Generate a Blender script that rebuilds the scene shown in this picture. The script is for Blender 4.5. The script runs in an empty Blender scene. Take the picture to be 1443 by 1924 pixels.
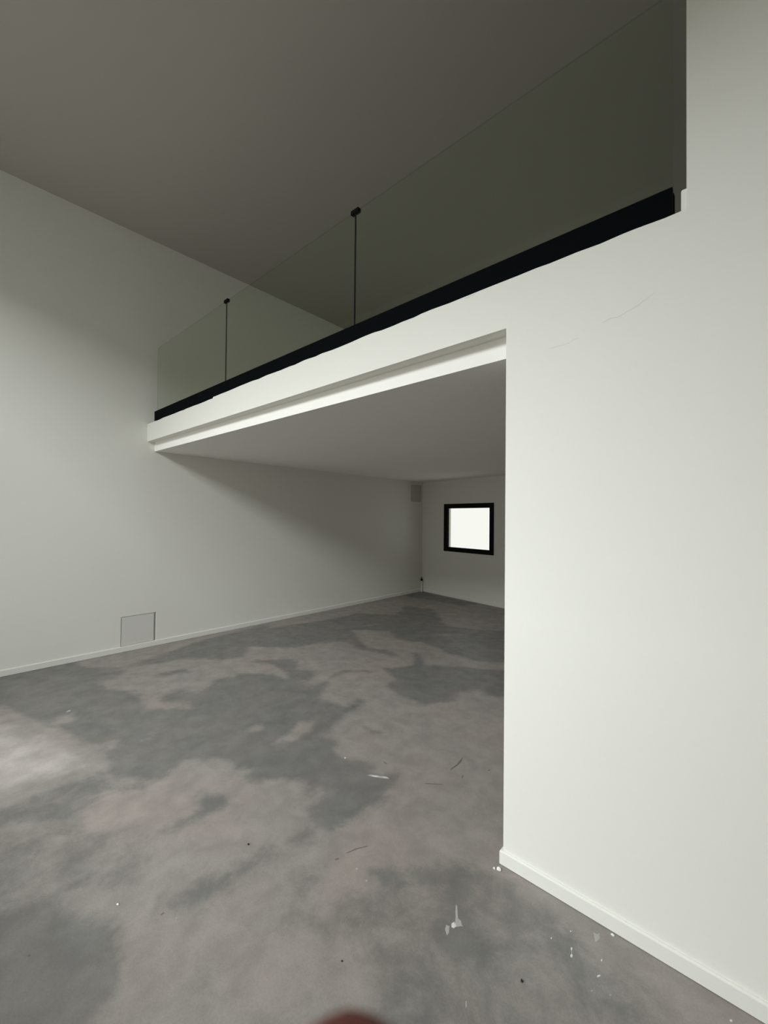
import bpy, bmesh, math, random
import numpy as np
from mathutils import Vector, Matrix

random.seed(7)
scene = bpy.context.scene
COL = scene.collection

# ------------------------------------------------------------------ camera
W, H = 1443, 1924
F_PX, YAW, PITCH, ROLL = 786.663, 0.7339, 0.0149, 0.0102
CAM = Vector((5.6383, -1.8687, 1.62))
FWD = Vector((-math.sin(YAW) * math.cos(PITCH), math.cos(YAW) * math.cos(PITCH), math.sin(PITCH)))
_r = Vector((math.cos(YAW), math.sin(YAW), 0.0))
_u = _r.cross(FWD)
RIGHT = _r * math.cos(ROLL) + _u * math.sin(ROLL)
UP = _u * math.cos(ROLL) - _r * math.sin(ROLL)

cam_data = bpy.data.cameras.new('camera')
cam = bpy.data.objects.new('camera', cam_data)
COL.objects.link(cam)
m = Matrix((RIGHT, UP, -FWD)).transposed().to_4x4()
m.translation = CAM
cam.matrix_world = m
cam_data.sensor_fit = 'VERTICAL'
cam_data.sensor_height = 24.0
cam_data.lens = F_PX * 24.0 / H
cam_data.clip_start = 0.002
cam_data.clip_end = 100
cam_data.dof.use_dof = True
cam_data.dof.focus_distance = 4.0
cam_data.dof.aperture_fstop = cam_data.lens / 1.6        # a 1.6 mm wide lens opening
scene.camera = cam

# ------------------------------------------------------------------ light, exposure
scene.view_settings.view_transform = 'Standard'
scene.view_settings.look = 'None'
scene.view_settings.gamma = 1.0
scene.view_settings.use_curve_mapping = False
scene.view_settings.exposure = 0.0
scene.cycles.max_bounces = 12
scene.cycles.diffuse_bounces = 6
scene.cycles.transparent_max_bounces = 16

world = bpy.data.worlds.new('overcast_sky')
scene.world = world
world.use_nodes = True
wb = world.node_tree.nodes['Background']
wb.inputs['Color'].default_value = (1.0, 0.995, 0.95, 1)
wb.inputs['Strength'].default_value = 1.02

# daylight: the open sky above the houses opposite, falling in through an unseen, assumed high window band behind the camera
REAR_Y = -3.0
WIN_X0, WIN_X1, WIN_Z0, WIN_Z1 = 0.6, 5.3, 1.15, 4.42
SKY_Y, SKY_Z0, SKY_Z1, SKY_W = -12.0, 6.8, 13.2, 24.0
ld = bpy.data.lights.new('daylight', 'AREA')
ld.shape = 'RECTANGLE'
ld.size, ld.size_y = SKY_W, SKY_Z1 - SKY_Z0
ld.energy = 6800
ld.color = (0.935, 0.962, 1.0)
lo = bpy.data.objects.new('daylight', ld)
COL.objects.link(lo)
lo.location = (2.0, SKY_Y, (SKY_Z0 + SKY_Z1) / 2)
lo.rotation_euler = (math.radians(90), 0, 0)

# ------------------------------------------------------------------ measured sizes (metres)
XE = 4.731          # right jamb of the opening below the mezzanine
XU = 5.436          # where the front wall rises beside the balustrade
Z_LIP, Z_CEIL, Z_MEZZ, Z_TOP = 2.537, 2.426, 2.770, 5.06
DS = 0.0865
YB, ANGB = 5.677, -0.1784
XR = 8.0
BB_H, BB_T = 0.062, 0.013
RAIL_Y, Z_RAIL, Z_GLASS = 0.020, 2.888, 3.670
RX0, RX1, XJ1, XJ2 = 0.163, 5.390, 1.868, 3.625


def pix_to(x, y, axis, val):
    d = FWD + RIGHT * ((x - W / 2) / F_PX) - UP * ((y - H / 2) / F_PX)
    t = (val - CAM[axis]) / d[axis]
    return CAM + d * t


# ------------------------------------------------------------------ materials
def new_mat(name):
    mt = bpy.data.materials.new(name)
    mt.use_nodes = True
    return mt, mt.node_tree.nodes, mt.node_tree.links, mt.node_tree.nodes['Principled BSDF']


def plain(name, col, rough=0.6, metal=0.0, spec=0.5, grain=0.0, gscale=60):
    mt, N, L, b = new_mat(name)
    b.inputs['Roughness'].default_value = rough
    b.inputs['Metallic'].default_value = metal
    b.inputs['Specular IOR Level'].default_value = spec
    if grain:
        tc = N.new('ShaderNodeTexCoord')
        nz = N.new('ShaderNodeTexNoise')
        nz.inputs['Scale'].default_value = gscale
        nz.inputs['Detail'].default_value = 4
        L.new(tc.outputs['Object'], nz.inputs['Vector'])
        mx = N.new('ShaderNodeMix')
        mx.data_type = 'RGBA'
        mx.inputs['A'].default_value = tuple(c * (1 - grain) for c in col) + (1,)
        mx.inputs['B'].default_value = tuple(min(1, c * (1 + grain)) for c in col) + (1,)
        L.new(nz.outputs['Fac'], mx.inputs['Factor'])
        L.new(mx.outputs['Result'], b.inputs['Base Color'])
    else:
        b.inputs['Base Color'].default_value = tuple(col) + (1,)
    return mt


def plaster(name, col, amt=0.02, bump=0.08):
    mt, N, L, b = new_mat(name)
    b.inputs['Roughness'].default_value = 0.85
    b.inputs['Specular IOR Level'].default_value = 0.2
    tc = N.new('ShaderNodeTexCoord')
    n1 = N.new('ShaderNodeTexNoise')
    n1.inputs['Scale'].default_value = 1.3
    n1.inputs['Detail'].default_value = 5
    L.new(tc.outputs['Object'], n1.inputs['Vector'])
    mx = N.new('ShaderNodeMix')
    mx.data_type = 'RGBA'
    mx.inputs['A'].default_value = tuple(c * (1 - amt) for c in col) + (1,)
    mx.inputs['B'].default_value = tuple(min(1, c * (1 + amt)) for c in col) + (1,)
    L.new(n1.outputs['Fac'], mx.inputs['Factor'])
    L.new(mx.outputs['Result'], b.inputs['Base Color'])
    n2 = N.new('ShaderNodeTexNoise')
    n2.inputs['Scale'].default_value = 240
    n2.inputs['Detail'].default_value = 3
    L.new(tc.outputs['Object'], n2.inputs['Vector'])
    bp = N.new('ShaderNodeBump')
    bp.inputs['Strength'].default_value = bump
    bp.inputs['Distance'].default_value = 0.002
    L.new(n2.outputs['Fac'], bp.inputs['Height'])
    L.new(bp.outputs['Normal'], b.inputs['Normal'])
    return mt


WALL_C = (0.755, 0.745, 0.69)
M_WALL = plaster('white_wall_paint', WALL_C)
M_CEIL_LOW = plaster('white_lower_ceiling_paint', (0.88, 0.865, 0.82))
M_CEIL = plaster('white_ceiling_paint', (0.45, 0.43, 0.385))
M_SKIRT = plain('white_skirting_lacquer', (0.755, 0.748, 0.70), 0.45, spec=0.35, grain=0.01)
M_BLACK = plain('black_anodised_aluminium', (0.0015, 0.0025, 0.003), 0.7, spec=0.03, grain=0.2)
M_CLIP = plain('black_rubber', (0.003, 0.003, 0.003), 0.7, spec=0.2, grain=0.2)
M_FRAME = plain('black_window_frame', (0.002, 0.002, 0.002), 0.6, spec=0.15, grain=0.2)
M_PANEL = plain('grey_primed_board', (0.66, 0.645, 0.61), 0.8, spec=0.2, grain=0.02, gscale=20)
M_REVEAL = plain('raw_plaster_reveal', (0.42, 0.42, 0.395), 0.9, spec=0.1, grain=0.05)
M_VENT = plain('beige_vent_cover', (0.57, 0.55, 0.48), 0.8, spec=0.2, grain=0.06)
M_PIPE = plain('white_plastic_conduit', (0.72, 0.71, 0.66), 0.5, grain=0.02)
M_PAINT = plain('dried_white_paint', (0.62, 0.59, 0.575), 0.7, grain=0.08, gscale=120)
M_PAINT_THIN = plain('smeared_white_paint', (0.36, 0.345, 0.33), 0.8, grain=0.15, gscale=90)
M_CRUMB = plain('white_plaster_crumb', (0.82, 0.78, 0.76), 0.9, grain=0.06, gscale=200)
M_SOOT = plain('dark_rubber_scuff', (0.13, 0.123, 0.115), 0.8, grain=0.2, gscale=100)
M_SPECK = plain('black_grit', (0.02, 0.018, 0.015), 0.8, grain=0.2, gscale=200)
M_CRACK = plain('hairline_crack_grey', (0.60, 0.595, 0.56), 0.9, grain=0.05)
M_SKIN = plain('red_brown_skin', (0.125, 0.028, 0.018), 0.7, grain=0.1, gscale=200)
M_NAIL = plain('pink_fingernail', (0.20, 0.08, 0.06), 0.4, grain=0.05, gscale=100)
M_MFLOOR = plain('grey_mezzanine_screed', (0.46, 0.45, 0.42), 0.7, grain=0.10, gscale=3)


def glass_mat(name, tint, ior=1.45):
    mt = bpy.data.materials.new(name)
    mt.use_nodes = True
    N, L = mt.node_tree.nodes, mt.node_tree.links
    N.clear()
    out = N.new('ShaderNodeOutputMaterial')
    tr = N.new('ShaderNodeBsdfTransparent')
    tr.inputs['Color'].default_value = tint + (1,)
    gl = N.new('ShaderNodeBsdfGlossy')
    gl.inputs['Color'].default_value = (0.95, 1.0, 0.95, 1)
    gl.inputs['Roughness'].default_value = 0.02
    fr = N.new('ShaderNodeFresnel')
    fr.inputs['IOR'].default_value = ior
    mx = N.new('ShaderNodeMixShader')
    ge = N.new('ShaderNodeNewGeometry')
    sb = N.new('ShaderNodeMath')
    sb.operation = 'SUBTRACT'
    sb.inputs[0].default_value = 1.0
    L.new(ge.outputs['Backfacing'], sb.inputs[1])
    ml = N.new('ShaderNodeMath')
    ml.operation = 'MULTIPLY'
    L.new(fr.outputs[0], ml.inputs[0])
    L.new(sb.outputs[0], ml.inputs[1])
    L.new(ml.outputs[0], mx.inputs['Fac'])
    L.new(tr.outputs[0], mx.inputs[1])
    L.new(gl.outputs[0], mx.inputs[2])
    L.new(mx.outputs[0], out.inputs['Surface'])
    return mt


M_EDGE = glass_mat('glass_edge', (0.80, 0.84, 0.78), 1.2)
M_GLASS = glass_mat('balustrade_glass', (0.91, 0.93, 0.89), 1.55)
M_PANE = glass_mat('window_glass', (0.97, 0.98, 0.97))


def floor_mat():
    mt, N, L, b = new_mat('mottled_grey_cement')
    tc = N.new('ShaderNodeTexCoord')
    at = N.new('ShaderNodeAttribute')
    at.attribute_name = 'stain_glare'

    def noise(scale, detail=6, rough=0.6, dist=0.0):
        n = N.new('ShaderNodeTexNoise')
        n.inputs['Scale'].default_value = scale
        n.inputs['Detail'].default_value = detail
        n.inputs['Roughness'].default_value = rough
        n.inputs['Distortion'].default_value = dist
        L.new(tc.outputs['Object'], n.inputs['Vector'])
        return n.outputs['Fac']

    def math_(op, a, c, v2=None):
        n = N.new('ShaderNodeMath')
        n.operation = op
        for i, q in enumerate((a, c)):
            if isinstance(q, (int, float)):
                n.inputs[i].default_value = q
            else:
                L.new(q, n.inputs[i])
        return n.outputs[0]

    def ramp(fac, lo_, hi_, c0=(0, 0, 0, 1), c1=(1, 1, 1, 1)):
        r = N.new('ShaderNodeValToRGB')
        r.color_ramp.interpolation = 'EASE'
        r.color_ramp.elements[0].position = lo_
        r.color_ramp.elements[0].color = c0
        r.color_ramp.elements[1].position = hi_
        r.color_ramp.elements[1].color = c1
        L.new(fac, r.inputs['Fac'])
        return r.outputs['Color']

    def mix(f, a, c, mode='MIX'):
        n = N.new('ShaderNodeMix')
        n.data_type = 'RGBA'
        n.blend_type = mode
        for nm, q in (('Factor', f), ('A', a), ('B', c)):
            if isinstance(q, tuple):
                n.inputs[nm].default_value = q
            elif isinstance(q, (int, float)):
                n.inputs[nm].default_value = q
            else:
                L.new(q, n.inputs[nm])
        return n.outputs['Result']

    edge0 = math_('MULTIPLY', math_('SUBTRACT', noise(15.0, 8, 0.72, 0.4), 0.5), 0.65)
    edge = math_('MULTIPLY', math_('SUBTRACT', noise(4.5, 8, 0.64, 0.6), 0.5), 1.0)
    msk = ramp(math_('ADD', math_('ADD', at.outputs['Fac'], edge), edge0), 0.16, 0.72)
    pale_glare = ramp(math_('ADD', math_('MULTIPLY', at.outputs['Fac'], -1.0), math_('MULTIPLY', edge, 0.5)), 0.1, 0.9)
    light = mix(ramp(noise(1.1, 3, 0.5), 0.35, 0.65), (0.274, 0.238, 0.217, 1), (0.256, 0.236, 0.218, 1))
    dark = mix(ramp(noise(2.3, 3, 0.5), 0.35, 0.65), (0.152, 0.149, 0.140, 1), (0.174, 0.163, 0.151, 1))
    light = mix(pale_glare, light, (0.52, 0.475, 0.445, 1))  # paler cement, with floor glare mixed into the colour
    col = mix(msk, light, dark)
    cloud = ramp(noise(7.0, 8, 0.65, 0.3), 0.3, 0.7, (0.87, 0.87, 0.87, 1), (1.11, 1.11, 1.11, 1))
    col = mix(1.0, col, cloud, 'MULTIPLY')
    fine = ramp(noise(130, 3, 0.6), 0.25, 0.75, (0.93, 0.93, 0.93, 1), (1.06, 1.06, 1.06, 1))
    col = mix(1.0, col, fine, 'MULTIPLY')
    L.new(col, b.inputs['Base Color'])
    rr = ramp(noise(5.0, 5, 0.6), 0.3, 0.7, (0.36, 0.36, 0.36, 1), (0.52, 0.52, 0.52, 1))
    L.new(rr, b.inputs['Roughness'])
    b.inputs['Specular IOR Level'].default_value = 0.5
    bp = N.new('ShaderNodeBump')
    bp.inputs['Strength'].default_value = 0.12
    bp.inputs['Distance'].default_value = 0.004
    L.new(noise(35, 6, 0.6), bp.inputs['Height'])
    L.new(bp.outputs['Normal'], b.inputs['Normal'])
    return mt


M_FLOOR = floor_mat()


# ------------------------------------------------------------------ helpers
def finish(name, bm, mats, parent=None, smooth=False):
    me = bpy.data.meshes.new(name)
    bm.normal_update()
    bm.to_mesh(me)
    bm.free()
    for mt in (mats if isinstance(mats, (list, tuple)) else [mats]):
        me.materials.append(mt)
    if smooth:
        for p in me.polygons:
            p.use_smooth = True
    o = bpy.data.objects.new(name, me)
    COL.objects.link(o)
    if parent is not None:
        o.parent = parent
        o.matrix_parent_inverse = parent.matrix_basis.inverted()
    return o


def add_box(bm, x0, x1, y0, y1, z0, z1, bev=0.0, mat_index=0):
    v = [bm.verts.new(p) for p in ((x0, y0, z0), (x1, y0, z0), (x1, y1, z0), (x0, y1, z0),
                                   (x0, y0, z1), (x1, y0, z1), (x1, y1, z1), (x0, y1, z1))]
    fs = [bm.faces.new([v[i] for i in q]) for q in
          ((3, 2, 1, 0), (4, 5, 6, 7), (0, 1, 5, 4), (1, 2, 6, 5), (2, 3, 7, 6), (3, 0, 4, 7))]
    for f in fs:
        f.material_index = mat_index
    if bev:
        es = list({e for f in fs for e in f.edges})
        bmesh.ops.bevel(bm, geom=es, offset=bev, segments=2, profile=0.6, affect='EDGES')
    return fs


def box(name, x0, x1, y0, y1, z0, z1, mat, parent=None, bev=0.0):
    bm = bmesh.new()
    add_box(bm, x0, x1, y0, y1, z0, z1, bev)
    return finish(name, bm, mat, parent)


def slab_with_holes(bm, u_cuts, v_cuts, holes, place):
    """A thick slab in u/v with rectangular holes; place(u, v, side) gives the point on the front (0) or back (1) face."""
    nu, nv = len(u_cuts) - 1, len(v_cuts) - 1
    solid = [[not any(h[0] <= (u_cuts[i] + u_cuts[i + 1]) / 2 <= h[1] and h[2] <= (v_cuts[j] + v_cuts[j + 1]) / 2 <= h[3]
                      for h in holes) for j in range(nv)] for i in range(nu)]
    vs = {}

    def V(i, j, s):
        if (i, j, s) not in vs:
            vs[(i, j, s)] = bm.verts.new(place(u_cuts[i], v_cuts[j], s))
        return vs[(i, j, s)]
    for i in range(nu):
        for j in range(nv):
            if not solid[i][j]:
                continue
            bm.faces.new([V(i, j, 0), V(i + 1, j, 0), V(i + 1, j + 1, 0), V(i, j + 1, 0)])
            bm.faces.new([V(i, j, 1), V(i, j + 1, 1), V(i + 1, j + 1, 1), V(i + 1, j, 1)])
            for (a, c, di, dj) in (((i, j), (i + 1, j), 0, -1), ((i + 1, j), (i + 1, j + 1), 1, 0),
                                   ((i + 1, j + 1), (i, j + 1), 0, 1), ((i, j + 1), (i, j), -1, 0)):
                ii, jj = i + di, j + dj
                if not (0 <= ii < nu and 0 <= jj < nv and solid[ii][jj]):
                    bm.faces.new([V(*c, 0), V(*a, 0), V(*a, 1), V(*c, 1)])
    bmesh.ops.recalc_face_normals(bm, faces=bm.faces[:])


def struct(o):
    o['kind'] = 'structure'
    return o


def tag(o, label, cat, group=None):
    o['label'] = label
    o['category'] = cat
    if group:
        o['group'] = group
    return o


def thing(name, label, cat, loc, group=None):
    o = bpy.data.objects.new(name, None)
    COL.objects.link(o)
    o.location = loc
    o.empty_display_size = 0.1
    return tag(o, label, cat, group)


# ------------------------------------------------------------------ floor with its darker trowelled patches
C1, C2, C3, C4, C5 = ((0, 1150), 2.886), ((450, 1100), 2.886), ((0, 1524), 2.886), ((450, 1480), 2.886), ((843, 1600), 3.6075)
DARK = [
    (C1, 0.85, [(-300, 420), (0, 350), (400, 270), (480, 300), (640, 300), (690, 320), (640, 360), (520, 375), (620, 425),
                (750, 430), (790, 530), (890, 520), (860, 440), (1000, 415), (1080, 440), (1180, 365), (1300, 340),
                (1460, 335), (1460, 900), (1335, 915), (1345, 860), (1200, 800), (1010, 805), (900, 900), (800, 925),
                (640, 900), (560, 830), (500, 760), (400, 700), (330, 650), (230, 630), (100, 560), (0, 500), (-300, 560)]),
    (C1, 0.60, [(-300, 1150), (0, 1050), (200, 960), (420, 890), (560, 840), (640, 910), (850, 940), (600, 990),
                (450, 1110), (300, 1154), (0, 1200), (-300, 1300)]),
    (C1, 0.85, [(720, 285), (900, 220), (1100, 150), (1460, 66), (1460, 115), (1330, 200), (1335, 240), (1200, 260),
                (1000, 255), (720, 297)]),
    (C1, 0.80, [(850, 345), (900, 322), (1000, 308), (1025, 325), (900, 348)]),
    (C1, 0.90, [(1060, 1080), (1090, 990), (1150, 980), (1225, 1010), (1220, 1060), (1100, 1120), (960, 1165)]),
    (C2, 1.00, [(-10, 480), (160, 480), (260, 512), (275, 470), (190, 435), (80, 412), (100, 400), (180, 405), (290, 400),
                (310, 430), (300, 455), (380, 470), (410, 460), (370, 510), (330, 530), (400, 555), (470, 520), (430, 610),
                (560, 660), (600, 660), (640, 615), (690, 630), (640, 660), (560, 700), (520, 750), (450, 820), (520, 850),
                (520, 920), (600, 960), (650, 950), (720, 980), (700, 1020), (840, 1040), (800, 1100), (760, 1190),
                (600, 1190), (480, 1100), (400, 1100), (370, 1125), (360, 1060), (200, 1050), (60, 1060), (60, 1000), (-10, 980)]),
    (C2, 1.00, [(150, 335), (0, 322), (100, 310), (60, 280), (160, 230), (400, 200), (560, 170), (640, 150), (850, 160),
                (900, 110), (1050, 130), (1120, 220), (1280, 240), (1480, 250), (1480, 420), (1300, 410), (1220, 390),
                (1150, 370), (1010, 310), (850, 290), (820, 250), (700, 240), (600, 240), (640, 290), (690, 340),
                (800, 350), (860, 388), (780, 368), (660, 348), (560, 300), (450, 310), (300, 335)]),
    (C2, 1.00, [(800, 450), (880, 445), (950, 430), (945, 370), (985, 375), (1000, 430), (1170, 440), (1480, 470),
                (1480, 600), (1330, 600), (1300, 560), (1180, 580), (1140, 630), (1010, 645), (930, 612), (860, 592),
                (795, 550), (850, 510)]),
    (C2, 0.75, [(470, 530), (480, 500), (560, 456), (720, 462), (720, 470), (570, 475), (520, 495)]),
    (C2, 0.80, [(690, 770), (760, 790), (800, 765), (740, 820)]),
    (C2, 0.90, [(900, 45), (990, 30), (1100, 60), (1300, 100), (1200, 112), (1050, 78), (920, 68)]),
    (C4, 1.05, [(360, 120), (480, 40), (560, -10), (740, -10), (690, 90), (600, 170), (490, 232), (420, 190)]),
    (C4, 0.80, [(260, 290), (330, 230), (420, 250), (380, 290), (280, 322)]),
    (C4, 0.80, [(700, 440), (860, 450), (1000, 420), (1140, 410), (1240, 450), (1300, 540), (1300, 720), (1260, 800),
                (1443, 900), (1443, 1050), (1300, 980), (1150, 950), (980, 900), (960, 760), (1060, 650), (1060, 580),
                (860, 560), (760, 520)]),
    (C4, 0.62, [(350, 400), (480, 380), (540, 460), (450, 540), (360, 580), (330, 700), (240, 800), (165, 780), (190, 650),
                (210, 560), (300, 500)]),
    (C4, 0.75, [(-20, 415), (180, 330), (210, 370), (130, 450), (-20, 525)]),
    (C3, 0.85, [(-300, 650), (0, 550), (350, 400), (540, 310), (650, 290), (640, 325), (500, 390), (380, 450), (370, 540),
                (520, 590), (640, 640), (660, 760), (650, 860), (600, 1000), (460, 1180), (200, 1400), (-300, 1400)]),
    (C3, 0.50, [(-300, 400), (0, 300), (250, 200), (500, 80), (800, 60), (700, 150), (540, 200), (450, 330), (300, 400),
                (0, 520), (-300, 620)]),
    (C3, 0.72, [(800, 520), (980, 430), (1100, 360), (1310, 290), (1310, 400), (1250, 430), (1150, 500), (980, 560), (880, 560)]),
    (C3, 0.70, [(860, 115), (960, 50), (1120, 0), (1180, 0), (1080, 40), (960, 95)]),
    (C3, 0.50, [(1065, 960), (1100, 870), (1185, 850), (1150, 960), (1080, 1005)]),
    (C5, 0.60, [(640, 470), (760, 500), (900, 620), (1000, 760), (1150, 950), (1200, 1100), (900, 1000), (750, 800), (640, 650)]),
]
DARK += [(((0, 0), 1.0), 0.50, [(560, 1720), (700, 1660), (900, 1625), (1010, 1680), (1130, 1780), (1330, 1960), (640, 1990), (700, 1850)]),
         (((0, 0), 1.0), 0.42, [(-60, 1560), (120, 1530), (280, 1560), (330, 1620), (200, 1680), (-60, 1760)])]
LIGHT = [
    (C1, 0.8, [(270, 605), (340, 560), (400, 545), (410, 580), (330, 612)]),
    (C1, 0.8, [(510, 722), (580, 690), (655, 690), (640, 735), (560, 740)]),
    (C1, 0.7, [(890, 505), (960, 480), (1050, 490), (1040, 525), (930, 535)]),
    (C1, 0.5, [(780, 690), (820, 640), (880, 635), (850, 680)]),
    (C2, 1.0, [(165, 870), (330, 740), (405, 730), (400, 775), (320, 835)]),
    (C2, 0.9, [(35, 785), (130, 735), (135, 780), (80, 805)]),
    (C2, 0.6, [(620, 225), (700, 205), (780, 208), (740, 222)]),
    (C2, 0.6, [(1030, 262), (1160, 262), (1160, 280), (1050, 276)]),
]


def poly_world(entry):
    (o, s), lev, pts = entry
    return lev, np.array([tuple(pix_to(o[0] + x / s, o[1] + y / s, 2, 0.0))[:2] for x, y in pts])


def signed_distance(P, poly):
    A, B = poly, np.roll(poly, -1, axis=0)
    best = np.full(len(P), 1e9)
    inside = np.zeros(len(P), bool)
    for a, c in zip(A, B):
        e = c - a
        t = np.clip(((P - a) @ e) / max(e @ e, 1e-12), 0, 1)
        d = P - (a + t[:, None] * e)
        best = np.minimum(best, np.einsum('ij,ij->i', d, d))
        cross = ((a[1] > P[:, 1]) != (c[1] > P[:, 1]))
        with np.errstate(divide='ignore', invalid='ignore'):
            xi = (c[0] - a[0]) * (P[:, 1] - a[1]) / (c[1] - a[1]) + a[0]
        inside ^= cross & (P[:, 0] < xi)
    return np.where(inside, 1, -1) * np.sqrt(best)


FX0, FX1, FY0, FY1, STEP = -0.1, XR + 0.1, REAR_Y - 0.1, 6.1, 0.04
nx, ny = int((FX1 - FX0) / STEP) + 1, int((FY1 - FY0) / STEP) + 1
gx, gy = np.meshgrid(np.linspace(FX0, FX1, nx), np.linspace(FY0, FY1, ny))
P = np.stack([gx.ravel(), gy.ravel()], 1)
stain_glare = np.zeros(len(P))
for e in DARK:
    lev, pl = poly_world(e)
    stain_glare = np.maximum(stain_glare, lev * np.clip(signed_distance(P, pl) / 0.16 + 0.5, 0, 1))
for e in LIGHT:
    lev, pl = poly_world(e)
    stain_glare *= 1 - lev * np.clip(signed_distance(P, pl) / 0.12 + 0.5, 0, 1)
# one paler patch towards the left wall: lighter cement plus glare put into the colour
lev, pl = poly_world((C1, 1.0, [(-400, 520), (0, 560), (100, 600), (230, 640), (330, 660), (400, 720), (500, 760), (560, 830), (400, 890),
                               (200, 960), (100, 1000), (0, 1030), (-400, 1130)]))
stain_glare -= 0.6 * np.clip(signed_distance(P, pl) / 0.35 + 0.35, 0, 1)
# the same kind of mottling goes on where the photograph does not show the floor
far = np.clip((P[:, 0] - 5.6) / 0.5, 0, 1) + np.clip((-1.7 - P[:, 1]) / 0.4, 0, 1)
stain_glare += np.clip(far, 0, 1) * 0.42
verts = [(x, y, 0.0) for x, y in P]
faces = [(j * nx + i, j * nx + i + 1, (j + 1) * nx + i + 1, (j + 1) * nx + i) for j in range(ny - 1) for i in range(nx - 1)]
nv = len(verts)
corner = [0, nx - 1, nv - 1, nv - nx]
verts += [(verts[c][0], verts[c][1], -0.2) for c in corner]
faces.append((nv + 3, nv + 2, nv + 1, nv))
rim = [list(range(0, nx)), [j * nx + nx - 1 for j in range(ny)], list(range(nv - 1, nv - nx - 1, -1)), [j * nx for j in range(ny - 1, -1, -1)]]
for k, r in enumerate(rim):
    faces.append(tuple(reversed(r)) + (nv + k, nv + (k + 1) % 4))
me = bpy.data.meshes.new('floor')
me.from_pydata(verts, [], faces)
at = me.attributes.new('stain_glare', 'FLOAT', 'POINT')
at.data.foreach_set('value', np.concatenate([stain_glare, np.full(4, 0.4)]).astype(np.float32))
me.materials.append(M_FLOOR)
floor = bpy.data.objects.new('floor', me)
COL.objects.link(floor)
struct(floor)

# ------------------------------------------------------------------ walls, ceilings
PAN = (-0.250, 0.140, 0.064, 0.415)       # recessed hatch low on the left wall: y0, y1, z0, z1
VEN = (5.255, 5.625, 1.997, 2.360)        # recessed cover high in the far corner
YBK = 6.3
bm = bmesh.new()
cu = sorted({REAR_Y - 0.2, PAN[0], PAN[1], VEN[0], VEN[1], YBK})
cv = sorted({-0.2, PAN[2], PAN[3], VEN[2], VEN[3], Z_TOP + 0.2})
slab_with_holes(bm, cu, cv, [PAN, VEN], lambda u, v, s: (-0.25 * s, u, v))
struct(finish('wall_left', bm, M_WALL))

struct(box('wall_right', XR, XR + 0.2, REAR_Y - 0.2, YBK, -0.2, Z_TOP + 0.2, M_WALL))

# front wall: broad pier right of the opening, downstand over the opening, taller part beside the balustrade
TH = 0.22
bm = bmesh.new()
rnd = random.Random(3)
prof = [(1.712, Z_MEZZ - 0.014), (1.732, Z_MEZZ), (0.0, Z_MEZZ - 0.014), (XU, Z_MEZZ)]
x = 0.07
while x < XU - 0.05:
    if abs(x - 1.72) > 0.03 and abs(x - XE) > 0.02:
        prof.append((x, Z_MEZZ + rnd.uniform(-0.0035, 0.003) - (0.014 if x < 1.72 else 0.0)))
    x += rnd.uniform(0.05, 0.12)
prof.sort()
top = [bm.verts.new((a, 0.0, c)) for a, c in prof]
topb = [bm.verts.new((a, RAIL_Y - 0.001, c)) for a, c in prof]
n = len(prof)
k = max(i for i in range(n) if prof[i][0] < XE)
lipf = [bm.verts.new((a, 0.0, Z_LIP)) for a, c in prof[:k + 1]] + [bm.verts.new((XE, 0.0, Z_LIP))]
lipb = [bm.verts.new((a, DS + 0.002, Z_LIP)) for a, c in prof[:k + 1]] + [bm.verts.new((XE, DS + 0.002, Z_LIP))]
for i in range(k):
    bm.faces.new([lipf[i], lipf[i + 1], top[i + 1], top[i]])
for i in range(k + 1):
    bm.faces.new([lipf[i + 1], lipf[i], lipb[i], lipb[i + 1]])
for i in range(n - 1):
    bm.faces.new([top[i], top[i + 1], topb[i + 1], topb[i]])
# behind the thin skim coat the edge drops to a ledge that carries the channel
led = [bm.verts.new((a, RAIL_Y - 0.001, Z_MEZZ - 0.019)) for a, c in prof]
for i in range(n - 1):
    bm.faces.new([topb[i], topb[i + 1], led[i + 1], led[i]])
l0, l1 = bm.verts.new((0, DS + 0.002, Z_MEZZ - 0.019)), bm.verts.new((XU, DS + 0.002, Z_MEZZ - 0.019))
bm.faces.new(led + [l1, l0])
b0f, b1f = bm.verts.new((XE, 0, 0)), bm.verts.new((XU, 0, 0))
bm.faces.new([lipf[k], lipf[k + 1], top[k + 1], top[k]])
bm.faces.new([lipf[k + 1], b0f, b1f, top[n - 1]] + [top[i] for i in range(n - 2, k, -1)])
c0, c1, c2 = bm.verts.new((XR, 0, 0)), bm.verts.new((XR, 0, Z_TOP)), bm.verts.new((XU, 0, Z_TOP))
bm.faces.new([b1f, c0, c1, c2, top[n - 1]])
# jamb of the opening, reveal beside the balustrade, backs
d0, d1 = bm.verts.new((XE, TH, 0)), bm.verts.new((XE, TH, Z_LIP))
bm.faces.new([b0f, lipf[k + 1], lipb[k + 1], d1, d0])
e0, e1, e2 = bm.verts.new((XU, TH, Z_MEZZ)), bm.verts.new((XU, TH, Z_TOP)), bm.verts.new((XR, TH, Z_TOP))
bm.faces.new([top[n - 1], c2, e1, e0])
g0 = bm.verts.new((XR, TH, 0))
bm.faces.new([g0, d0, d1, e0, e1, e2])
bmesh.ops.recalc_face_normals(bm, faces=bm.faces[:])
wall_front = struct(finish('wall_front', bm, M_WALL))

# back wall of the lower room and of the mezzanine, slightly out of square, with one small window
ca, sa = math.cos(ANGB), math.sin(ANGB)


def back(u, v, d):                 # u along the wall, v up, d behind its face
    return Vector((u * ca - d * sa, YB + u * sa + d * ca, v))


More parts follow.
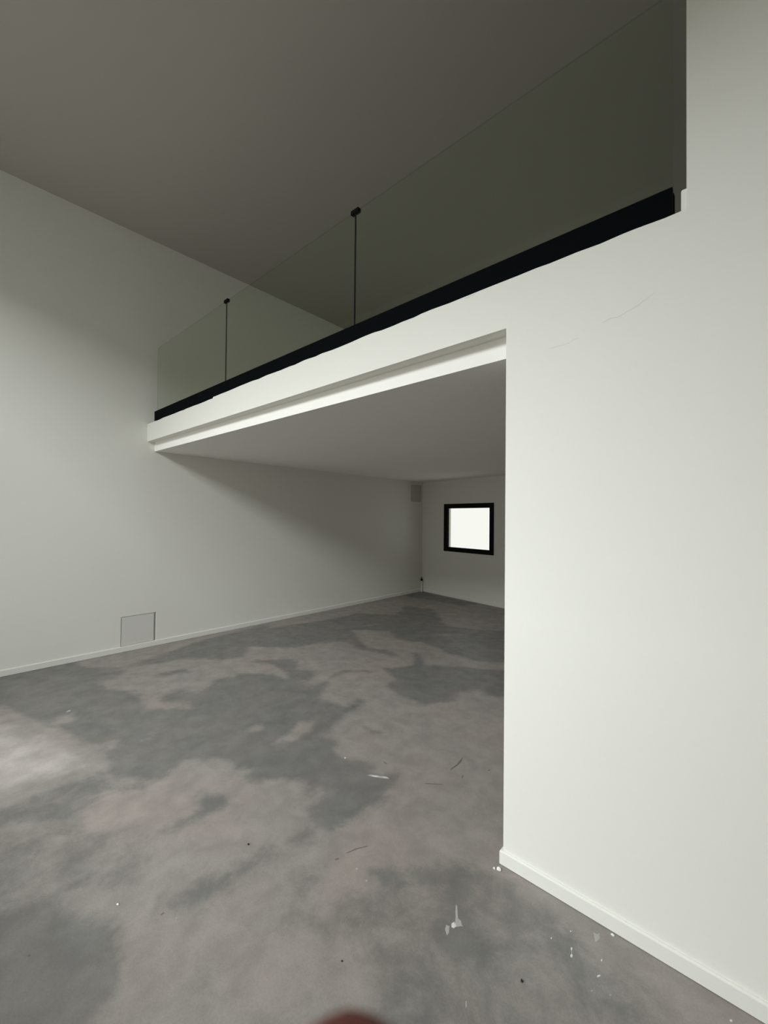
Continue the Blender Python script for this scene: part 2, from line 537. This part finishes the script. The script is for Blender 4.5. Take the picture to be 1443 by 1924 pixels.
WO = (0.667, 1.949, 0.946, 1.931)      # frame outside: u0, u1, z0, z1
WI = (0.805, 1.855, 1.036, 1.838)      # frame inside
HO = (0.715, 1.915, 0.975, 1.900)      # hole in the wall
HM = (1.6, 5.2, 3.35, 4.65)            # added window, hidden from below, to brighten the mezzanine
bm = bmesh.new()
slab_with_holes(bm, sorted({-0.3, HM[0], HM[1], HO[0], HO[1], XR + 0.6}), sorted({-0.2, HO[2], HO[3], HM[2], HM[3], Z_TOP + 0.2}), [HO, HM],
                lambda u, v, s: back(u, v, 0.15 * s))
struct(finish('wall_back', bm, M_WALL))

win = thing('window_1', 'small square black framed window glowing white on the far wall', 'window', back((WO[0] + WO[1]) / 2, WO[2], 0))
win['kind'] = 'structure'


def frame_bar(u0, u1, z0, z1, d0, d1, name='frame_bar', mat=M_FRAME, parent=None, bev=0.004):
    bm = bmesh.new()
    add_box(bm, u0, u1, 0, 1, z0, z1)
    for v in bm.verts:
        p = back(v.co.x, v.co.z, d0 if v.co.y < 0.5 else d1)
        v.co = p
    if bev:
        bmesh.ops.bevel(bm, geom=bm.edges[:], offset=bev, segments=1, affect='EDGES')
    return finish(name, bm, mat, parent if parent else win)


frame_bar(WO[0], WI[0] - 0.022, WO[2], WO[3], -0.018, 0.030)
frame_bar(WI[1], WO[1], WO[2], WO[3], -0.018, 0.030)
frame_bar(WI[0] - 0.022, WI[1], WI[3], WO[3], -0.018, 0.030)
frame_bar(WI[0] - 0.022, WI[1], WO[2], WI[2], -0.018, 0.030)
frame_bar(WI[0] - 0.03, WI[1] + 0.01, WI[2] - 0.01, WI[3] + 0.01, 0.006, 0.016, 'glass_pane', M_PANE, bev=0)

wm = thing('added_window_mezzanine', 'added unseen wide window in the back wall that brightens the mezzanine', 'window', back((HM[0] + HM[1]) / 2, HM[2], 0.05))
wm['kind'] = 'structure'
for u0, u1, z0, z1 in ((HM[0], HM[0] + 0.05, HM[2], HM[3]), (HM[1] - 0.05, HM[1], HM[2], HM[3]),
                       (HM[0] + 0.05, HM[1] - 0.05, HM[2], HM[2] + 0.05), (HM[0] + 0.05, HM[1] - 0.05, HM[3] - 0.05, HM[3])):
    frame_bar(u0, u1, z0, z1, 0.04, 0.09, parent=wm)
frame_bar(HM[0] + 0.05, HM[1] - 0.05, HM[2] + 0.05, HM[3] - 0.05, 0.060, 0.070, 'glass_pane', M_PANE, wm, 0)

# rear wall behind the camera with an unseen, assumed high band of windows
bm = bmesh.new()
LOW = (0.20, 2.40, 0.08, 1.10)          # added low glazing below the band, to light the floor beside the left wall
slab_with_holes(bm, sorted({-0.25, WIN_X0, WIN_X1, LOW[0], LOW[1], XR + 0.2}), sorted({-0.2, LOW[2], LOW[3], WIN_Z0, WIN_Z1, Z_TOP + 0.2}),
                [(WIN_X0, WIN_X1, WIN_Z0, WIN_Z1), LOW],
                lambda u, v, s: (u, REAR_Y - 0.25 * s, v))
struct(finish('wall_rear', bm, M_WALL))
wr = thing('unseen_window_band', 'unseen high wide window band assumed in the wall opposite the mezzanine', 'window', ((WIN_X0 + WIN_X1) / 2, REAR_Y - 0.1, WIN_Z0))
wr['kind'] = 'structure'
nb = 3
for i in range(nb + 1):
    xx = WIN_X0 + (WIN_X1 - WIN_X0 - 0.04) * i / nb
    box('mullion', xx, xx + 0.04, REAR_Y - 0.16, REAR_Y - 0.10, WIN_Z0, WIN_Z1, M_FRAME, wr)
for zz in (WIN_Z0, WIN_Z1 - 0.04):
    box('frame_bar', WIN_X0 + 0.04, WIN_X1 - 0.04, REAR_Y - 0.16, REAR_Y - 0.10, zz, zz + 0.04, M_FRAME, wr)
for i in range(nb):
    x0 = WIN_X0 + (WIN_X1 - WIN_X0 - 0.04) * i / nb + 0.04
    x1 = WIN_X0 + (WIN_X1 - WIN_X0 - 0.04) * (i + 1) / nb
    box('glass_pane', x0, x1, REAR_Y - 0.135, REAR_Y - 0.125, WIN_Z0 + 0.04, WIN_Z1 - 0.04, M_PANE, wr)

wl = thing('added_low_glazing', 'added unseen low glazing in the rear wall that lights the floor at left', 'window', ((LOW[0] + LOW[1]) / 2, REAR_Y - 0.1, LOW[2]))
wl['kind'] = 'structure'
for x0, x1, z0, z1 in ((LOW[0], LOW[0] + 0.04, LOW[2], LOW[3]), (LOW[1] - 0.04, LOW[1], LOW[2], LOW[3]),
                       (LOW[0] + 0.04, LOW[1] - 0.04, LOW[2], LOW[2] + 0.04), (LOW[0] + 0.04, LOW[1] - 0.04, LOW[3] - 0.04, LOW[3])):
    box('frame_bar', x0, x1, REAR_Y - 0.16, REAR_Y - 0.10, z0, z1, M_FRAME, wl)
box('glass_pane', LOW[0] + 0.04, LOW[1] - 0.04, REAR_Y - 0.135, REAR_Y - 0.125, LOW[2] + 0.04, LOW[3] - 0.04, M_PANE, wl)

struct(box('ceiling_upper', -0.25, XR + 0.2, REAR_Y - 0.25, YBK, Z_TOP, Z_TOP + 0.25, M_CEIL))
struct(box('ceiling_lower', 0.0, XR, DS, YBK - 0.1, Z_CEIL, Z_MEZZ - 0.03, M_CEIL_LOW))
struct(box('floor_mezzanine', 0.0, XR, DS + 0.004, YBK - 0.1, Z_MEZZ - 0.03, Z_MEZZ, M_MFLOOR))


# ------------------------------------------------------------------ skirting
def skirting(name, pts, z0=0.0025, h=BB_H, t=BB_T, side=1):
    """board along a polyline of floor points; its body lies on the given side of the line."""
    bm = bmesh.new()
    pr = [(0, 0), (t, 0), (t, h - 0.006), (t - 0.0015, h - 0.002), (t - 0.005, h), (0, h)]
    pts = [Vector(p) for p in pts]
    rings = []
    for i, p in enumerate(pts):
        ns = []
        if i > 0:
            d = (pts[i] - pts[i - 1]).normalized()
            ns.append(Vector((-d.y, d.x)) * side)
        if i < len(pts) - 1:
            d = (pts[i + 1] - pts[i]).normalized()
            ns.append(Vector((-d.y, d.x)) * side)
        nn = sum(ns, Vector((0, 0)))
        nn = nn / nn.dot(ns[0]) if len(ns) == 2 else nn
        rings.append([bm.verts.new((p.x + nn.x * a, p.y + nn.y * a, z0 + c)) for a, c in pr])
    q = len(pr)
    for a, c in zip(rings, rings[1:]):
        for i in range(q):
            bm.faces.new([a[i], a[(i + 1) % q], c[(i + 1) % q], c[i]])
    bm.faces.new(rings[0])
    bm.faces.new(list(reversed(rings[-1])))
    bmesh.ops.recalc_face_normals(bm, faces=bm.faces[:])
    return struct(finish(name, bm, M_SKIRT))


bl0, bl1 = back(0, 0, 0), back(XR / ca, 0, 0)
skirting('baseboard_left', [(0, REAR_Y), (0, bl0.y - 0.014)], side=-1)
skirting('baseboard_back', [(0.0, bl0.y), (bl1.x, bl1.y)], side=-1)
skirting('baseboard_front', [(XR, 0), (XE, 0), (XE, TH)], side=1)
skirting('baseboard_rear', [(0.014, REAR_Y), (XR - 0.014, REAR_Y)], side=1)
skirting('baseboard_right', [(XR, REAR_Y + 0.014), (XR, -0.014)], side=1)
skirting('baseboard_mezzanine_right', [(XU, 0.004), (XU, TH)], z0=Z_MEZZ, h=0.078, t=0.017, side=1)
skirting('baseboard_mezzanine_left', [(0, DS + 0.004), (0, bl0.y - 0.02)], z0=Z_MEZZ, h=0.078, t=0.017, side=-1)

# ------------------------------------------------------------------ glass balustrade on the mezzanine edge
bal = thing('glass_balustrade', 'frameless glass balustrade in a black channel along the mezzanine edge', 'balustrade',
            ((RX0 + RX1) / 2, 0.05, Z_MEZZ))
GY0, GY1 = 0.046, 0.056
bm = bmesh.new()                                    # U-shaped channel
xs = (RX0, RX1)
sec = [(RAIL_Y, Z_MEZZ - 0.018), (RAIL_Y, Z_RAIL), (GY0 - 0.004, Z_RAIL), (GY0 - 0.004, Z_MEZZ + 0.03), (GY1 + 0.004, Z_MEZZ + 0.03),
       (GY1 + 0.004, Z_RAIL), (GY1 + 0.027, Z_RAIL), (GY1 + 0.027, Z_MEZZ - 0.018)]
ra = [bm.verts.new((xs[0], a, c)) for a, c in sec]
rb = [bm.verts.new((xs[1], a, c)) for a, c in sec]
for i in range(len(sec)):
    j = (i + 1) % len(sec)
    bm.faces.new([ra[i], ra[j], rb[j], rb[i]])
bm.faces.new(ra)
bm.faces.new(list(reversed(rb)))
bmesh.ops.recalc_face_normals(bm, faces=bm.faces[:])
finish('base_channel', bm, M_BLACK, bal)
for x0, x1 in ((RX0 + 0.01, RX1 - 0.01),):
    box('rubber_gasket', x0, x1, GY0 - 0.0038, GY0 - 0.0002, Z_RAIL - 0.004, Z_RAIL + 0.003, M_CLIP, bal)
GAP = 0.004
for x0, x1 in ((RX0 + 0.004, XJ1 - GAP), (XJ1 + GAP, XJ2 - GAP), (XJ2 + GAP, RX1 - 0.002)):
    bm = bmesh.new()
    fs = add_box(bm, x0, x1, GY0, GY1, Z_MEZZ + 0.035, Z_GLASS)
    bm.normal_update()
    for f in fs:
        f.material_index = 0 if abs(f.normal.y) > 0.9 else 1
    finish('glass_panel', bm, [M_GLASS, M_EDGE], bal)
for xj in (XJ1, XJ2):
    box('joint_seal', xj - GAP + 0.0005, xj + GAP - 0.0005, GY0 + 0.001, GY1 - 0.001, Z_RAIL, Z_GLASS - 0.004, M_CLIP, bal)
    bm = bmesh.new()
    add_box(bm, xj - 0.036, xj + 0.036, GY0 - 0.010, GY1 + 0.010, Z_GLASS - 0.016, Z_GLASS + 0.012, 0.005)
    finish('connector_clip', bm, M_CLIP, bal)


# ------------------------------------------------------------------ recessed covers in the left wall
def recess(name, label, cat, hole, depth, cover_mat, gaps):
    """cover lying in a shallow hole of the left wall; gaps: towards the camera side, far side, bottom, top"""
    y0, y1, z0, z1 = hole
    t = thing(name, label, cat, (-depth, (y0 + y1) / 2, z0))
    bm = bmesh.new()
    add_box(bm, -depth - 0.012, -depth, y0 + gaps[0], y1 - gaps[1], z0 + gaps[2], z1 - gaps[3], 0.0015)
    finish('cover_plate', bm, cover_mat, t)
    e = 0.0015
    box('backing', -depth - 0.022, -depth - 0.013, y0 + e, y1 - e, z0 + e, z1 - e, M_REVEAL, t)
    return t


recess('access_hatch', 'square grey hatch cover set into the left wall just above the skirting', 'hatch', PAN, 0.003, M_PANEL,
       (0.006, 0.024, 0.004, 0.006))
recess('vent_cover', 'small beige recessed cover high on the left wall in the far corner', 'vent cover', VEN, 0.003, M_VENT,
       (0.012, 0.02, 0.006, 0.014))

# conduit stub with a black cap, standing in the far corner
cp = Vector((0.045, 5.60, 0.0))
stub = thing('conduit_stub', 'short white conduit with black cap standing in the far corner', 'conduit', cp)


def lathe(bm, prof, cx, cy, seg=16):
    rings = [[bm.verts.new((cx + r * math.cos(2 * math.pi * i / seg), cy + r * math.sin(2 * math.pi * i / seg), z)) for i in range(seg)]
             for r, z in prof]
    for a, c in zip(rings, rings[1:]):
        for i in range(seg):
            bm.faces.new([a[i], a[(i + 1) % seg], c[(i + 1) % seg], c[i]])
    bm.faces.new(list(reversed(rings[0])))
    bm.faces.new(rings[-1])


bm = bmesh.new()
lathe(bm, [(0.020, 0.001), (0.020, 0.012), (0.015, 0.016), (0.015, 0.245)], cp.x, cp.y)
finish('pipe', bm, M_PIPE, stub, True)
bm = bmesh.new()
lathe(bm, [(0.017, 0.244), (0.026, 0.252), (0.027, 0.280), (0.018, 0.292), (0.010, 0.300), (0.009, 0.332)], cp.x, cp.y)
finish('cap', bm, M_CLIP, stub, True)


# ------------------------------------------------------------------ marks on floor and wall, crumbs
def blob_mesh(pts, z0, h, seed, rough=0.15, sub=3):
    """thin irregular patch: outline of floor points, slightly domed."""
    rn = random.Random(seed)
    c = sum((Vector(p) for p in pts), Vector((0, 0))) / len(pts)
    out = []
    for i, p in enumerate(pts):
        p, q = Vector(p), Vector(pts[(i + 1) % len(pts)])
        for k_ in range(sub):
            s = p.lerp(q, k_ / sub)
            out.append(s + (s - c) * rn.uniform(-rough, rough))
    bm = bmesh.new()
    lo_ = [bm.verts.new((p.x, p.y, z0)) for p in out]
    hi_ = [bm.verts.new((c.x + (p.x - c.x) * 0.8, c.y + (p.y - c.y) * 0.8, z0 + h)) for p in out]
    top_ = bm.verts.new((c.x, c.y, z0 + h * 1.3))
    q = len(out)
    for i in range(q):
        bm.faces.new([lo_[i], lo_[(i + 1) % q], hi_[(i + 1) % q], hi_[i]])
        bm.faces.new([hi_[i], hi_[(i + 1) % q], top_])
    bm.faces.new(list(reversed(lo_)))
    bmesh.ops.recalc_face_normals(bm, faces=bm.faces[:])
    return bm


def px_floor(pts):
    return [tuple(pix_to(x, y, 2, 0.0))[:2] for x, y in pts]


def px_ell(x, y, rx, ry, n=8, rot=0.0):
    return [(x + rx * math.cos(t) * math.cos(rot) - ry * math.sin(t) * math.sin(rot),
             y + rx * math.cos(t) * math.sin(rot) + ry * math.sin(t) * math.cos(rot))
            for t in (2 * math.pi * i / n for i in range(n))]


marks = [
    ('paint_splash', M_PAINT, [(848, 1743), (849, 1735), (853, 1732), (856, 1735), (857, 1741), (853, 1744)]),
    ('paint_streak', M_PAINT_THIN, [(855, 1736), (857, 1702), (859, 1701), (861, 1735), (867, 1731), (869, 1740), (858, 1742)]),
    ('paint_streak', M_PAINT_THIN, [(836, 1747), (838, 1738), (845, 1740), (844, 1752), (840, 1757)]),
    ('paint_smear', M_PAINT_THIN, [(1115, 1752), (1120, 1755), (1127, 1753), (1127, 1762), (1121, 1772), (1117, 1767)]),
    ('paint_drip', M_PAINT, px_ell(1074, 1783, 1.8, 3.5)),
    ('paint_drip', M_PAINT, px_ell(1074, 1796, 2.4, 3.5)),
    ('paint_drip', M_PAINT_THIN, px_ell(1074.5, 1790, 0.9, 5)),
    ('paint_drip', M_PAINT, px_ell(1130.5, 1804.5, 1.6, 2.8)),
    ('paint_drip', M_PAINT, px_ell(1125, 1834, 3.8, 2.2, rot=-0.4)),
    ('paint_drip', M_PAINT_THIN, px_ell(1112, 1862, 2.4, 1.6)),
    ('paint_drip', M_PAINT_THIN, px_ell(1147, 1870, 2.2, 1.2, rot=0.4)),
    ('paint_drip', M_PAINT, px_ell(1036, 1763, 1.5, 2.0)),
    ('paint_drip', M_PAINT, px_ell(1072.5, 1750, 1.6, 1.6)),
    ('paint_drip', M_PAINT_THIN, px_ell(876, 1887, 1.4, 7)),
    ('paint_drip', M_PAINT, px_ell(648.5, 1424, 1.6, 1.6)),
    ('paint_drip', M_PAINT_THIN, px_ell(670.5, 1632.5, 2.6, 1.8)),
    ('paint_drip', M_PAINT_THIN, px_ell(689, 1654.5, 1.8, 1.8)),
    ('paint_drip', M_PAINT, px_ell(1374, 1918, 3.4, 2.2, rot=0.7)),
    ('paint_drip', M_PAINT_THIN, px_ell(332, 1725, 2.4, 0.9, rot=-0.8)),
    ('paint_drip', M_PAINT_THIN, px_ell(129, 1336, 4.5, 1.4, rot=-0.4)),
    ('paint_smear', M_PAINT_THIN, [(688, 1456), (700, 1455.5), (716, 1458), (731, 1461), (729, 1463), (712, 1461.5), (698, 1459)]),
    ('paint_streak', M_PAINT, [(697, 1457.2), (708, 1457.6), (714, 1459.2), (708, 1460), (699, 1458.8)]),
    ('paint_streak', M_PAINT, [(716, 1459), (724, 1459.6), (730, 1461), (722, 1461.4)]),
    ('scuff_mark', M_SOOT, [(797, 1471.3), (812, 1472.4), (832, 1473.6), (832, 1474.6), (812, 1474), (797, 1472.6)]),
    ('scuff_mark', M_SOOT, [(868, 1424), (869.5, 1424), (865, 1434), (856, 1441), (846, 1447.5), (845, 1446.3), (856, 1439), (863, 1433)]),
    ('scuff_mark', M_SOOT, [(720, 1430), (726, 1434), (727, 1436), (721, 1433)]),
    ('scuff_mark', M_SOOT, px_ell(869, 1460, 1.0, 3.6, rot=0.3)),
    ('scuff_mark', M_SOOT, px_ell(919, 1447, 2.4, 1.0, rot=-0.4)),
    ('scuff_mark', M_SOOT, [(652, 1602), (668, 1594), (690, 1589), (691, 1590), (669, 1596), (653, 1603)]),
    ('scuff_mark', M_SOOT, px_ell(633, 1614, 4.5, 1.5, rot=-0.4)),
    ('scuff_mark', M_SOOT, px_ell(305, 1717, 4.5, 1.3, rot=-0.6)),
    ('scuff_mark', M_SOOT, px_ell(53, 1796, 4.0, 2.6, rot=-0.4)),
]
for i, (nm, mt, pp) in enumerate(marks):
    finish(nm, blob_mesh(px_floor(pp), 0.0002, 0.0006 if mt is not M_PAINT else 0.001, 100 + i), mt, floor)


def crumb(name, label, x, y, r, h, mat, seed, cat='debris'):
    c = pix_to(x, y, 2, 0.0)
    rn = random.Random(seed)
    bm = bmesh.new()
    bmesh.ops.create_icosphere(bm, subdivisions=2, radius=1.0)
    for v in bm.verts:
        k_ = 1 + rn.uniform(-0.22, 0.22)
        v.co = Vector((v.co.x * r * k_, v.co.y * r * 0.8 * k_, max(-0.35, v.co.z) * h * k_))
    lo_ = min(v.co.z for v in bm.verts)
    for v in bm.verts:
        v.co.z -= lo_
    o = finish(name, bm, mat)
    o.location = (c.x, c.y, 0.0)
    return tag(o, label, cat)


crumb('plaster_crumb', 'larger white plaster crumb on the floor at the corner of the pier skirting', 937, 1634, 0.0105, 0.007, M_CRUMB, 1)
crumb('plaster_crumb', 'smaller white plaster crumb left of the bigger one by the pier corner', 928.5, 1632.5, 0.0055, 0.005, M_CRUMB, 2)
crumb('plaster_flake', 'white flake lying against the long skirting of the right-hand wall', 1151, 1757.5, 0.006, 0.004, M_CRUMB, 3)
crumb('paint_flake', 'small white flake alone on the bare floor at lower left', 221.5, 1699.5, 0.0055, 0.003, M_CRUMB, 4)
crumb('grit', 'black speck of grit on the floor at lower right', 980.5, 1844, 0.0048, 0.005, M_SPECK, 5)
crumb('grit', 'black speck of grit in the middle of the floor', 466.5, 1587, 0.0048, 0.005, M_SPECK, 6)
crumb('grit', 'tiny dark speck of grit near the bottom edge of the floor', 642.5, 1806.5, 0.0034, 0.004, M_SPECK, 7)


# hairline cracks in the plaster of the front wall
def crack(pp, w, seed):
    rn = random.Random(seed)
    pts = []
    for (a, c), (d, e) in zip(pp, pp[1:]):
        for k_ in range(5):
            t = k_ / 5
            pts.append((a + (d - a) * t, c + (e - c) * t + rn.uniform(-1.2, 1.2)))
    pts.append(pp[-1])
    q = [pix_to(x, y, 1, 0.0) for x, y in pts]
    bm = bmesh.new()
    rows = []
    for i, p in enumerate(q):
        s = w * (0.25 if i in (0, len(q) - 1) else rn.uniform(0.7, 1.1)) / 2
        rows.append([bm.verts.new((p.x, -0.0004, p.z + s)), bm.verts.new((p.x, -0.0004, p.z - s)),
                     bm.verts.new((p.x, 0.0004, p.z - s)), bm.verts.new((p.x, 0.0004, p.z + s))])
    for a, c in zip(rows, rows[1:]):
        for i in range(4):
            bm.faces.new([a[i], a[(i + 1) % 4], c[(i + 1) % 4], c[i]])
    bm.faces.new(rows[0])
    bm.faces.new(list(reversed(rows[-1])))
    bmesh.ops.recalc_face_normals(bm, faces=bm.faces[:])
    return finish('hairline_crack', bm, M_CRACK, wall_front)


crack([(1030, 655), (1060, 648), (1088, 635)], 0.0016, 1)
crack([(1130, 606), (1165, 593), (1200, 573), (1232, 548)], 0.0016, 2)
crack([(873, 561), (884, 557), (893, 553)], 0.003, 3)


# ------------------------------------------------------------------ the hand that holds the camera: one fingertip reaches into the lower edge
def cam_pt(x, y, z):
    return CAM + RIGHT * x + UP * y + FWD * z


wrist = cam_pt(0.045, -0.235, -0.045)
vs, es, rad = [], [], []


def joint(p, r, prev):
    vs.append(tuple(cam_pt(*p)))
    rad.append(r)
    if prev is not None:
        es.append((prev, len(vs) - 1))
    return len(vs) - 1


palm = joint((0.030, -0.170, -0.012), 0.026, None)
wr_i = joint((0.045, -0.235, -0.045), 0.027, palm)
fa = joint((0.075, -0.330, -0.110), 0.034, wr_i)
joint((0.100, -0.420, -0.170), 0.040, fa)
fingers = [
    [((0.006, -0.130, 0.004), 0.0105), ((-0.003, -0.100, 0.026), 0.0088), ((-0.0035, -0.070, 0.0335), 0.0088), ((-0.0027, -0.0446, 0.0340), 0.0094)],
    [((0.024, -0.128, 0.004), 0.0108), ((0.026, -0.100, 0.028), 0.0092), ((0.026, -0.078, 0.022), 0.0084), ((0.025, -0.068, 0.006), 0.0072)],
    [((0.042, -0.134, 0.002), 0.0103), ((0.047, -0.108, 0.026), 0.0088), ((0.047, -0.088, 0.021), 0.0080), ((0.045, -0.079, 0.007), 0.0070)],
    [((0.058, -0.146, -0.002), 0.0092), ((0.066, -0.126, 0.018), 0.0078), ((0.066, -0.110, 0.014), 0.0070), ((0.063, -0.102, 0.003), 0.0062)],
    [((0.004, -0.178, -0.006), 0.0125), ((-0.024, -0.160, -0.008), 0.0105), ((-0.042, -0.134, -0.014), 0.0092), ((-0.048, -0.112, -0.020), 0.0078)],
]
for f in fingers:
    k_ = palm
    for p, r in f:
        k_ = joint(p, r, k_)
me = bpy.data.meshes.new('hand')
me.from_pydata(vs, es, [])
hand = bpy.data.objects.new('hand', me)
COL.objects.link(hand)
md = hand.modifiers.new('skin', 'SKIN')
if not me.skin_vertices:
    me.skin_vertices.new()
for i, sv in enumerate(me.skin_vertices[0].data):
    sv.radius = (rad[i], rad[i])
    sv.use_root = (i == palm)
md.use_smooth_shade = True
sub_ = hand.modifiers.new('subdivision', 'SUBSURF')
sub_.levels = sub_.render_levels = 2
me.materials.append(M_SKIN)
dg = bpy.context.evaluated_depsgraph_get()
solid_me = bpy.data.meshes.new_from_object(hand.evaluated_get(dg))
hand.modifiers.clear()
hand.data = solid_me
solid_me.name = 'hand_mesh'
if not solid_me.materials:
    solid_me.materials.append(M_SKIN)
bpy.data.meshes.remove(me)
tag(hand, 'hand holding the camera, its blurred reddish fingertip at the bottom edge of the picture', 'hand')
for f in fingers:
    a, c = cam_pt(*f[-2][0]), cam_pt(*f[-1][0])
    ax = (c - a).normalized()
    out = (FWD - ax * FWD.dot(ax)).normalized()
    sd = ax.cross(out)
    bm = bmesh.new()
    rows = []
    for u in range(5):
        row = []
        for w_ in range(5):
            t, q = -1.5 + u / 4 * 0.8, (w_ / 4 - 0.5) * 1.1
            rr_ = f[-1][1] * 0.74
            row.append(bm.verts.new(c + ax * (t * rr_) + out * (rr_ * math.cos(q)) + sd * (rr_ * math.sin(q))))
        rows.append(row)
    for r0, r1 in zip(rows, rows[1:]):
        for i in range(4):
            bm.faces.new([r0[i], r0[i + 1], r1[i + 1], r1[i]])
    bmesh.ops.solidify(bm, geom=bm.faces[:], thickness=0.0005)
    finish('fingernail', bm, M_NAIL, hand, True)
